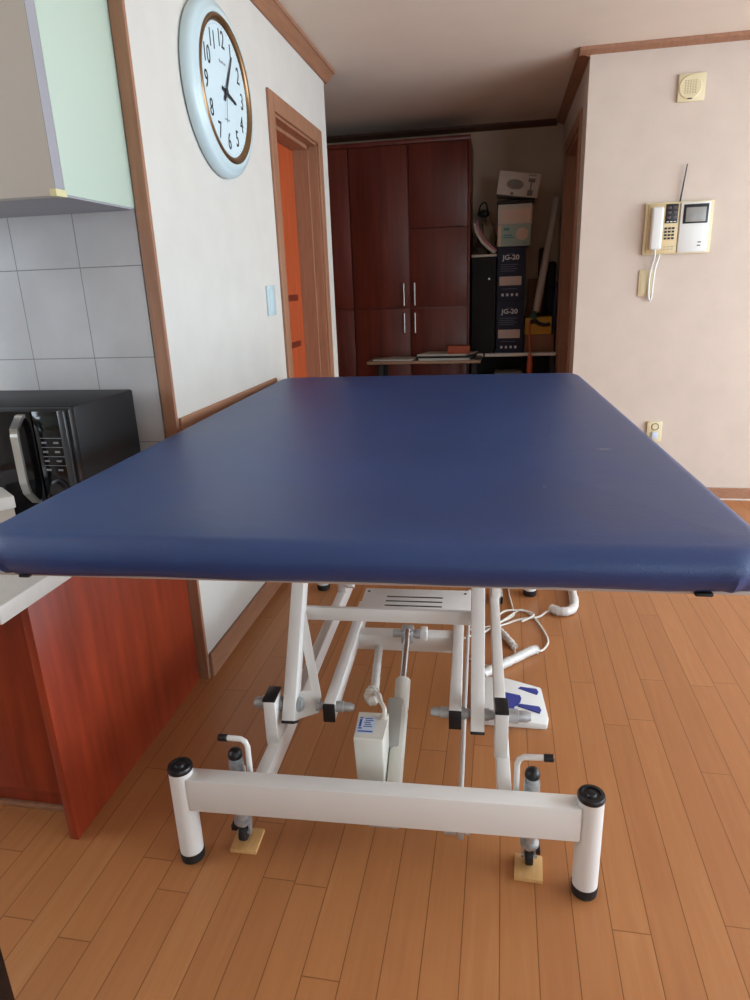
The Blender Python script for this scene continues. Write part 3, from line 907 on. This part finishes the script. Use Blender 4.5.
for r_ in range(4):
    for k in range(3):
        x = .842 + k * .0185; z = 1.505 - r_ * .0165
        B().box((x - .0065, YR - .034, z - .005), (x + .0065, YR - .0295, z + .005), .0015).build('key', M_ink, o)
b = B()
for k in range(3):
    b.box((.836 + k * .019, YR - .0305, 1.412), (.850 + k * .019, YR - .0297, 1.415)).box((.836 + k * .019, YR - .0305, 1.400), (.848 + k * .019, YR - .0297, 1.403))
b.build('key_print', M_inkg, o)
mp_ = B().box((.908, YR - .034, 1.382), (1.054, YR - .021, 1.628), .004).build('monitor_panel', M_whitep, o)
B().box((.922, YR - .038, 1.524), (1.044, YR - .033, 1.618), .002).build('screen_bezel', M_black, mp_)
B().box((.934, YR - .039, 1.532), (1.032, YR - .0375, 1.602), .001).build('screen', M_screen, mp_)
B().box((1.005, YR - .0355, 1.428), (1.022, YR - .0335, 1.433)).box((1.003, YR - .0355, 1.412), (1.020, YR - .0335, 1.417)).build('button_marks', M_ink, mp_)
B().cyl((.904, YR - .012, 1.632), (.921, YR - .018, 1.812), .0042, 10, r2=.003).build('antenna', M_black, o)
B().tube([(.792, YR - .045, 1.402), (.794, YR - .05, 1.370), (.786, YR - .03, 1.31), (.782, YR - .022, 1.24), (.786, YR - .02, 1.165), (.795, YR - .02, 1.140), (.802, YR - .02, 1.165), (.803, YR - .022, 1.24), (.808, YR - .022, 1.31), (.822, YR - .02, 1.365), (.824, YR - .014, 1.384)], .0052, 8).build('handset_cord', M_whitep, o)

o = thing('blank_switch_plate', 'narrow cream wall plate directly beneath the intercom handset cord', 'wall plate', (.76, YR, 1.232))
B().box((.731, YR - .009, 1.165), (.800, YR, 1.300), .003).build('plate', M_cream, o)
B().box((.741, YR - .012, 1.180), (.790, YR - .008, 1.285), .002).build('inset', M_cream, o)

o = thing('wall_outlet', 'white socket with round receptacle low on the right wall behind the bed', 'wall socket', (.882, YR, .405))
B().box((.842, YR - .018, .345), (.925, YR, .465), .004).build('plate', M_cream, o)
B().lathe((.886, YR - .0175, .435), (0, -1, 0), [(.021, 0), (.021, .002), (.017, .0024), (.016, -.008), (0, -.008)], 24).build('receptacle', mat('socket_brown', hexc('#5f5238'), .5), o)
B().box((.868, YR - .030, .365), (.902, YR - .017, .405), .004).build('plug', M_labelw, o)

# ------------------------------------------------------------------ wardrobe and niche
YW = 5.10
o = thing('wardrobe', 'tall dark mahogany built-in wardrobe against the far hallway wall', 'wardrobe', (-1.25, 5.34, 0))
B().box((-2.30, YW + .022, 0), (-.240, YB - .002, 2.215), .002).build('body', M_cherryd, o)
B().box((-2.30, YW - .010, 2.198), (-.238, YW + .025, 2.228), .005).build('cornice', M_cherryd, o)
B().box((-.2520, YW + .000, 0), (-.2395, YW + .021, 2.197), .001).build('side_stile', M_inlay, o)
cols = [(-2.30, -1.960), (-1.954, -1.530), (-1.524, -1.104), (-1.098, -.677), (-.669, -.254)]
for i, (x0, x1) in enumerate(cols):
    rows = [(.08, 1.102), (1.110, 2.196)]
    if i == 4:
        rows = [(.08, 1.102), (1.110, 1.645), (1.652, 2.196)]
    for (z0, z1) in rows:
        d_ = B().box((x0 + .002, YW, z0), (x1 - .002, YW + .020, z1), .002).build('door', M_cherryd, o)
        if i >= 3 and z0 < 1.2:
            hx = x1 - .040 if i == 3 else x0 + .032
            za, zb = ((.925, 1.070) if z0 < .5 else (1.122, 1.282))
            B().cyl((hx, YW - .025, za), (hx, YW - .025, zb), .0065, 12).cyl((hx, YW, za + .012), (hx, YW - .025, za + .012), .004, 8).cyl((hx, YW, zb - .012), (hx, YW - .025, zb - .012), .004, 8).build('door_handle', M_brush, d_)

o = thing('desk', 'low narrow wooden desk in front of the wardrobe doors', 'desk', (-.54, 4.9, 0))
B().box((-.950, 4.75, .732), (-.142, 5.07, .752), .002).build('desktop', M_desk, o)
for (x, y) in ((-.86, 4.80), (-.19, 4.80), (-.86, 5.03), (-.19, 5.03)):
    B().box((x - .016, y - .016, 0), (x + .016, y + .016, .731), .002).build('leg', M_dark, o)

def sheet(name, pts, z, m, label, cat, th=.003, group=None, curl=0.):
    cx = sum(p[0] for p in pts) / len(pts); cy_ = sum(p[1] for p in pts) / len(pts)
    b = B().prism([(x, y, z) for x, y in pts], (0, 0, th))
    return tag(b.build(name, m, org=(cx, cy_, z)), label, cat, group)
sheet('paper_sheet', [(-.915, 4.80), (-.64, 4.78), (-.56, 4.96), (-.80, 5.02)], .7525, M_paper, 'pale loose papers on the left end of the desk', 'paper', .008)
sheet('folder', [(-.60, 4.82), (-.20, 4.80), (-.18, 5.04), (-.58, 5.05)], .7525, M_dark, 'flat black folder lying on the right half of the desk', 'folder', .022)
sheet('ruler', [(-.58, 4.770), (-.22, 4.766), (-.22, 4.786), (-.58, 4.790)], .7525, M_greyp, 'thin pale strip along the front edge of the black folder', 'ruler', .014)
sheet('magazine', [(-.60, 4.86), (-.25, 4.84), (-.17, 5.04), (-.54, 5.055)], .775, M_paper, 'pale magazine lying on top of the black folder', 'magazine', .012)
tag(B().box((-.378, 4.86, .788), (-.222, 4.95, .842), .004).build('terracotta_box', M_orangeb, org=(-.3, 4.9, .788)), 'small orange-brown box on the magazine at the right end of the desk', 'box')
tag(B().tube([(-.20, 4.80, .765), (-.165, 4.79, .80), (-.13, 4.80, .80), (-.12, 4.79, .775), (-.155, 4.785, .757), (-.2, 4.79, .765)], .006, 8).build('black_cable', M_black, org=(-.16, 4.8, .75)), 'short loop of black cable at the right end of the desk', 'cable')

# niche shelf table
o = thing('niche_table', 'white-edged dark table filling the niche right of the wardrobe', 'table', (.085, 5.35, 0))
B().box((-.218, 5.13, .735), (.392, 5.57, .757), .002).build('tabletop', M_counter, o)
B().box((-.20, 5.54, .02), (.385, 5.56, .734)).build('back_panel', M_dark, o)
for (x, y) in ((-.195, 5.16), (.37, 5.16)):
    B().box((x - .015, y - .015, 0), (x + .015, y + .36, .734), .002).build('side_panel', M_dark, o)
tag(B().box((-.045, 5.20, .0), (.22, 5.50, .52), .004).box((-.045, 5.19, .52), (.22, 5.50, .56), .004).build('storage_bin', M_whitec, org=(.09, 5.35, 0)), 'pale storage box on the floor under the niche table', 'box')
tag(B().box((-.05, 5.18, .56), (.16, 5.48, .60), .003).build('document_tray', M_paper, org=(.05, 5.3, .56)), 'pale flat tray on the storage box under the niche table', 'tray')

o = thing('black_cabinet', 'slim black steel cabinet on the niche table left of the navy boxes', 'cabinet', (-.138, 5.33, .758))
B().box((-.226, 5.165, .758), (-.052, 5.52, 1.440), .003).build('body', M_cab, o)
d_ = B().box((-.223, 5.152, .765), (-.055, 5.164, 1.436), .002).build('door', M_cab, o)
B().cyl((-.10, 5.152, 1.29), (-.10, 5.140, 1.29), .008, 12).build('knob', M_brush, d_)
B().box((-.230, 5.145, 1.441), (-.048, 5.53, 1.458), .002).build('top_board', M_paper, o)

# magazines and bag on the cabinet
for i, (mm, dx, lab_) in enumerate(((M_paper, 0, 'white magazine leaning in a curve on the black cabinet, the lower one'), (M_pink, .014, 'pink covered magazine leaning on the black cabinet beneath the clutter bag'))):
    b = B()
    poly = []
    cv = [(-.218 + dx * 0, 1.665), (-.200, 1.60), (-.160, 1.535), (-.110, 1.490), (-.070, 1.4595)]
    off = .014
    up_ = [(x + off + dx * .3, z + off * (.9 if k < 4 else .9)) for k, (x, z) in enumerate(cv)]
    if i:
        cv2 = [(x + .016, z + .016) for x, z in cv]; up2 = [(x + .010, z + .010) for x, z in cv2]
    else:
        cv2, up2 = cv, [(x + .014, z + .014) for x, z in cv]
    b.prism([(x, 5.17, z) for x, z in cv2] + [(x, 5.17, z) for x, z in up2[::-1]], (0, .20, 0))
    tag(b.build('magazine', mm, org=(-.14, 5.27, 1.46)), lab_, 'magazine')
b = B()
bmesh.ops.create_icosphere(b.bm, subdivisions=3, radius=1)
for v in b.bm.verts:
    n = v.co.normalized()
    k = 1 + .16 * math.sin(n.x * 9 + n.z * 7) + .12 * math.sin(n.y * 11 - n.z * 5)
    v.co = Vector((-.128 + n.x * .072 * k, 5.435 + n.y * .055 * k, 1.580 + n.z * .125 * k))
for v in b.bm.verts:
    v.co.z = max(v.co.z, 1.4585)
tag(b.build('paper_bag', M_bag, org=(-.135, 5.43, 1.459)), 'crumpled brown paper bag standing on the black cabinet', 'bag')
b = B().tube([(-.19, 5.40, 1.755), (-.175, 5.40, 1.81), (-.14, 5.395, 1.825), (-.12, 5.40, 1.755)], .006, 8)
b.sphere((-.155, 5.42, 1.752), .034, (1.3, .8, .8))
tag(b.build('cloth', M_dark, org=(-.155, 5.4, 1.72)), 'black strap and cloth bunched on top of the paper bag', 'cloth')

# navy cartons
def navy_box(z0, z1, label, tx):
    o = thing('navy_carton', label, 'box', (.06, 5.32, z0), 0, 'navy cartons stacked in the niche')
    B().box((-.042, 5.16, z0), (.158, 5.50, z1), .003).build('box', M_navy, o)
    h = z1 - z0
    B().box((-.028, 5.1585, z0 + h * .29), (.130, 5.1605, z0 + h * .455)).build('shipping_label', M_pinkl, o)
    b = B().text('JG-20', (.052, 5.1595, z1 - h * .20), (1, 0, 0), UP, .046, .0006, 1.1, bold=.001)
    for k in range(4):
        x = -.010 + k * .034
        b.box((x, 5.1588, z0 + h * .09), (x + .016, 5.1602, z0 + h * .09 + .018))
    b.build('lettering', mat('white_print', hexc('#c8c8c8'), .6), o)
    b = B()
    for k in range(4):
        b.box((-.020, 5.1590, z1 - h * (.33 + k * .04)), (.105 - .02 * (k % 2), 5.1602, z1 - h * (.33 + k * .04) + .004))
    b.box((-.01, 5.1590, z0 + h * .22), (.10, 5.1602, z0 + h * .22 + .004))
    b.box((.03, 5.1590, z1 - h * .14), (.075, 5.1602, z1 - h * .14 + .004))
    b.build('small_print', mat('grey_print', hexc('#5c6070'), .6), o)
navy_box(.758, 1.130, 'navy printed carton standing on the niche table, lower of the two', 0)
navy_box(1.131, 1.504, 'navy printed carton directly on another navy carton, under the pale green box', 0)
o = thing('green_carton', 'pale green and white carton stacked on the upper navy carton', 'box', (.07, 5.3, 1.505))
B().box((-.044, 5.155, 1.505), (.183, 5.46, 1.648), .003).build('box', M_greenc, o)
B().box((-.046, 5.1535, 1.506), (-.022, 5.1555, 1.647)).build('pale_stripe', M_beige, o)
b = B().lathe((.125, 5.1555, 1.585), (0, -1, 0), [(.042, 0), (.042, .001), (0, .001)], 24)
b.build('pale_print', M_beige, o)
B().box((-.005, 5.1535, 1.610), (.035, 5.1552, 1.628)).box((-.005, 5.1535, 1.575), (.055, 5.1552, 1.583)).box((-.005, 5.1535, 1.560), (.065, 5.1552, 1.568)).box((.13, 5.1535, 1.520), (.16, 5.1552, 1.525)).build('teal_print', M_teal, o)
o = thing('white_carton', 'white carton with brown side stacked on the pale green carton', 'box', (.07, 5.3, 1.649))
B().box((-.046, 5.160, 1.649), (.190, 5.46, 1.782), .003).build('box', M_whitec, o)
B().box((-.024, 5.1585, 1.662), (.180, 5.1605, 1.750)).build('beige_panel', M_beige, o)
tag(B().box((-.055, 5.17, 1.783), (.205, 5.45, 1.812), .012, 3).build('black_pouch', M_dark, org=(.07, 5.3, 1.783)), 'flat black pouch squeezed between the white carton and the tilted top box', 'pouch')
th = math.radians(-8.0)
Mr = Matrix.Translation((-.060, 5.155, 1.850)) @ Matrix.Rotation(-th, 4, 'Y')
o = thing('tilted_carton', 'white carton with oval picture lying tilted on top of the stack', 'box', (.08, 5.3, 1.813))
def rb(lo, hi, bev=0., b=None):
    b = b or B()
    return b.box(lo, hi, bev, 2, Mr)
rb((0, 0, 0), (.282, .25, .152), .003).build('box', M_whitec, o)
b = B(); b.lathe((.118, -.0002, .073), (0, -1, 0), [(1, 0), (1, .001), (0, .0012)], 36)
for v in b.bm.verts:
    v.co.x = .118 + (v.co.x - .118) * .058; v.co.z = .073 + (v.co.z - .073) * .032
bmesh.ops.transform(b.bm, matrix=Mr, verts=b.bm.verts)
ov = b.build('oval_picture', mat('oval_grey', hexc('#6f6660'), .6, var=.2, vscale=60), o)
b = B(); rb((.205, -.0014, .095), (.250, -.0004, .120), .0, b); rb((.222, -.0014, .045), (.230, -.0004, .096), 0, b); rb((.208, -.0014, .008), (.245, -.0004, .045), 0, b)
for k in range(3):
    rb((.205 + k * .018, -.0014, .134), (.218 + k * .018, -.0004, .141), 0, b)
rb((.095, -.0014, .006), (.115, -.0004, .022), 0, b)
b.build('grey_print', mat('carton_grey_print', hexc('#5b524d'), .6), o)

# things right of the cartons
tag(B().cyl((.243, 5.200, 1.045), (.372, 5.43, 1.830), .027, 28, bev=.003).build('paper_roll', M_roll, org=(.245, 5.2, 1.045)), 'long grey paper roll leaning upright in the right side of the niche', 'paper roll')
tag(B().box((.165, 5.20, .758), (.378, 5.48, .885), .003).build('cardboard_box', M_card, org=(.27, 5.34, .758)), 'brown cardboard box on the niche table under the yellow box', 'box')
tag(B().box((.165, 5.20, .886), (.358, 5.42, 1.008), .003).build('yellow_box', M_yellow, org=(.26, 5.3, .886)), 'yellow box stacked on the brown cardboard box', 'box')
b = B().cyl((.212, 5.175, 1.00), (.236, 5.185, 1.050), .026, 16, r2=.018, bev=.004)
tag(b.build('glass_jar', M_green, org=(.22, 5.18, 1.0)), 'small greenish glass piece at the foot of the grey paper roll', 'jar')
tag(B().tube([(.195, 5.172, .965), (.235, 5.165, .985), (.265, 5.17, .965), (.30, 5.165, .955), (.345, 5.172, .960)], .013, 8, wob=.2).build('dark_tape', M_dark, org=(.27, 5.17, .96)), 'black strap across the front of the yellow box', 'strap')
o = thing('hand_tool', 'orange-handled tool hanging over the front edge of the niche table', 'tool', (.205, 5.115, .60))
B().tube([(.195, 5.150, .99), (.198, 5.135, .90), (.203, 5.118, .80), (.205, 5.110, .755)], .0075, 8).build('strap', M_orange, o)
B().lathe((.207, 5.108, .600), (0, 0, 1), [(.012, 0), (.021, .01), (.022, .08), (.017, .13), (.008, .16)], 18).build('handle', M_orange, o)
tag(B().box((.19, 5.50, .76), (.26, 5.53, 1.28), .004).build('wooden_board', M_card, org=(.22, 5.5, .76)), 'narrow brown board standing behind the grey paper roll', 'board')
tag(B().box((.262, 5.49, .759), (.325, 5.56, 1.50), .02, 3).build('cloth_bundle', M_maroon, org=(.30, 5.52, .759)), 'dark maroon cloth bundle standing at the back of the niche', 'cloth')
tag(B().box((.330, 5.545, .759), (.398, 5.595, 1.40), .02, 3).build('garment_bag', M_dark, org=(.36, 5.54, .759)), 'black folded garment bag at the right rear corner of the niche', 'bag')
b = B().prism([(.372, 5.44, .887), (.402, 5.44, .887), (.402, 5.44, 1.25), (.394, 5.44, 1.25)], (0, .10, 0))
tag(b.build('blue_folder', M_folder, org=(.39, 5.46, .759)), 'dark blue folder upright against the right side of the niche', 'folder')

# ------------------------------------------------------------------ light
w = bpy.data.worlds.new('daylight'); bpy.context.scene.world = w
w.use_nodes = True
bg = w.node_tree.nodes['Background']
bg.inputs['Color'].default_value = (.76, .885, 1.0, 1)
bg.inputs['Strength'].default_value = 8.6
def portal(name, loc, rot, sx, sy):
    l = bpy.data.lights.new(name, 'AREA'); l.shape = 'RECTANGLE'; l.size = sx; l.size_y = sy
    l.cycles.is_portal = True
    o = bpy.data.objects.new(name, l); C.objects.link(o); o.location = loc; o.rotation_euler = rot
portal('balcony_daylight', ((RX0 + 3.2) / 2, YS - .12, 1.12), (PI / 2, 0, 0), 3.2 - RX0, 2.25)
portal('kitchen_daylight', (XL - .12, .7, 1.575), (PI / 2, 0, -PI / 2), 1.8, 1.15)
portal('window_daylight', (XE + .12, (EY0 + EY1) / 2, 1.165), (PI / 2, 0, PI / 2), EY1 - EY0, 2.17)

# ------------------------------------------------------------------ camera
yaw, pit, roll = -.192802, -.311824, -.0370534
f = Vector((math.sin(yaw) * math.cos(pit), math.cos(yaw) * math.cos(pit), math.sin(pit)))
r = Vector((math.cos(yaw), -math.sin(yaw), 0)); u = r.cross(f)
c_, s_ = math.cos(roll), math.sin(roll)
r, u = c_ * r + s_ * u, -s_ * r + c_ * u
cam = bpy.data.cameras.new('camera'); co = bpy.data.objects.new('camera', cam); C.objects.link(co)
co.matrix_world = Matrix(((r.x, u.x, -f.x, 0), (r.y, u.y, -f.y, 0), (r.z, u.z, -f.z, 1.27), (0, 0, 0, 1)))
cam.sensor_fit = 'VERTICAL'; cam.sensor_height = 36.0
cam.lens = 663.75 / 1000 * 36.0
cam.clip_start = .02
S = bpy.context.scene
S.camera = co
S.view_settings.view_transform = 'Standard'
S.view_settings.look = 'None'
S.view_settings.gamma = 1
S.view_settings.use_curve_mapping = False
S.view_settings.exposure = 0.08
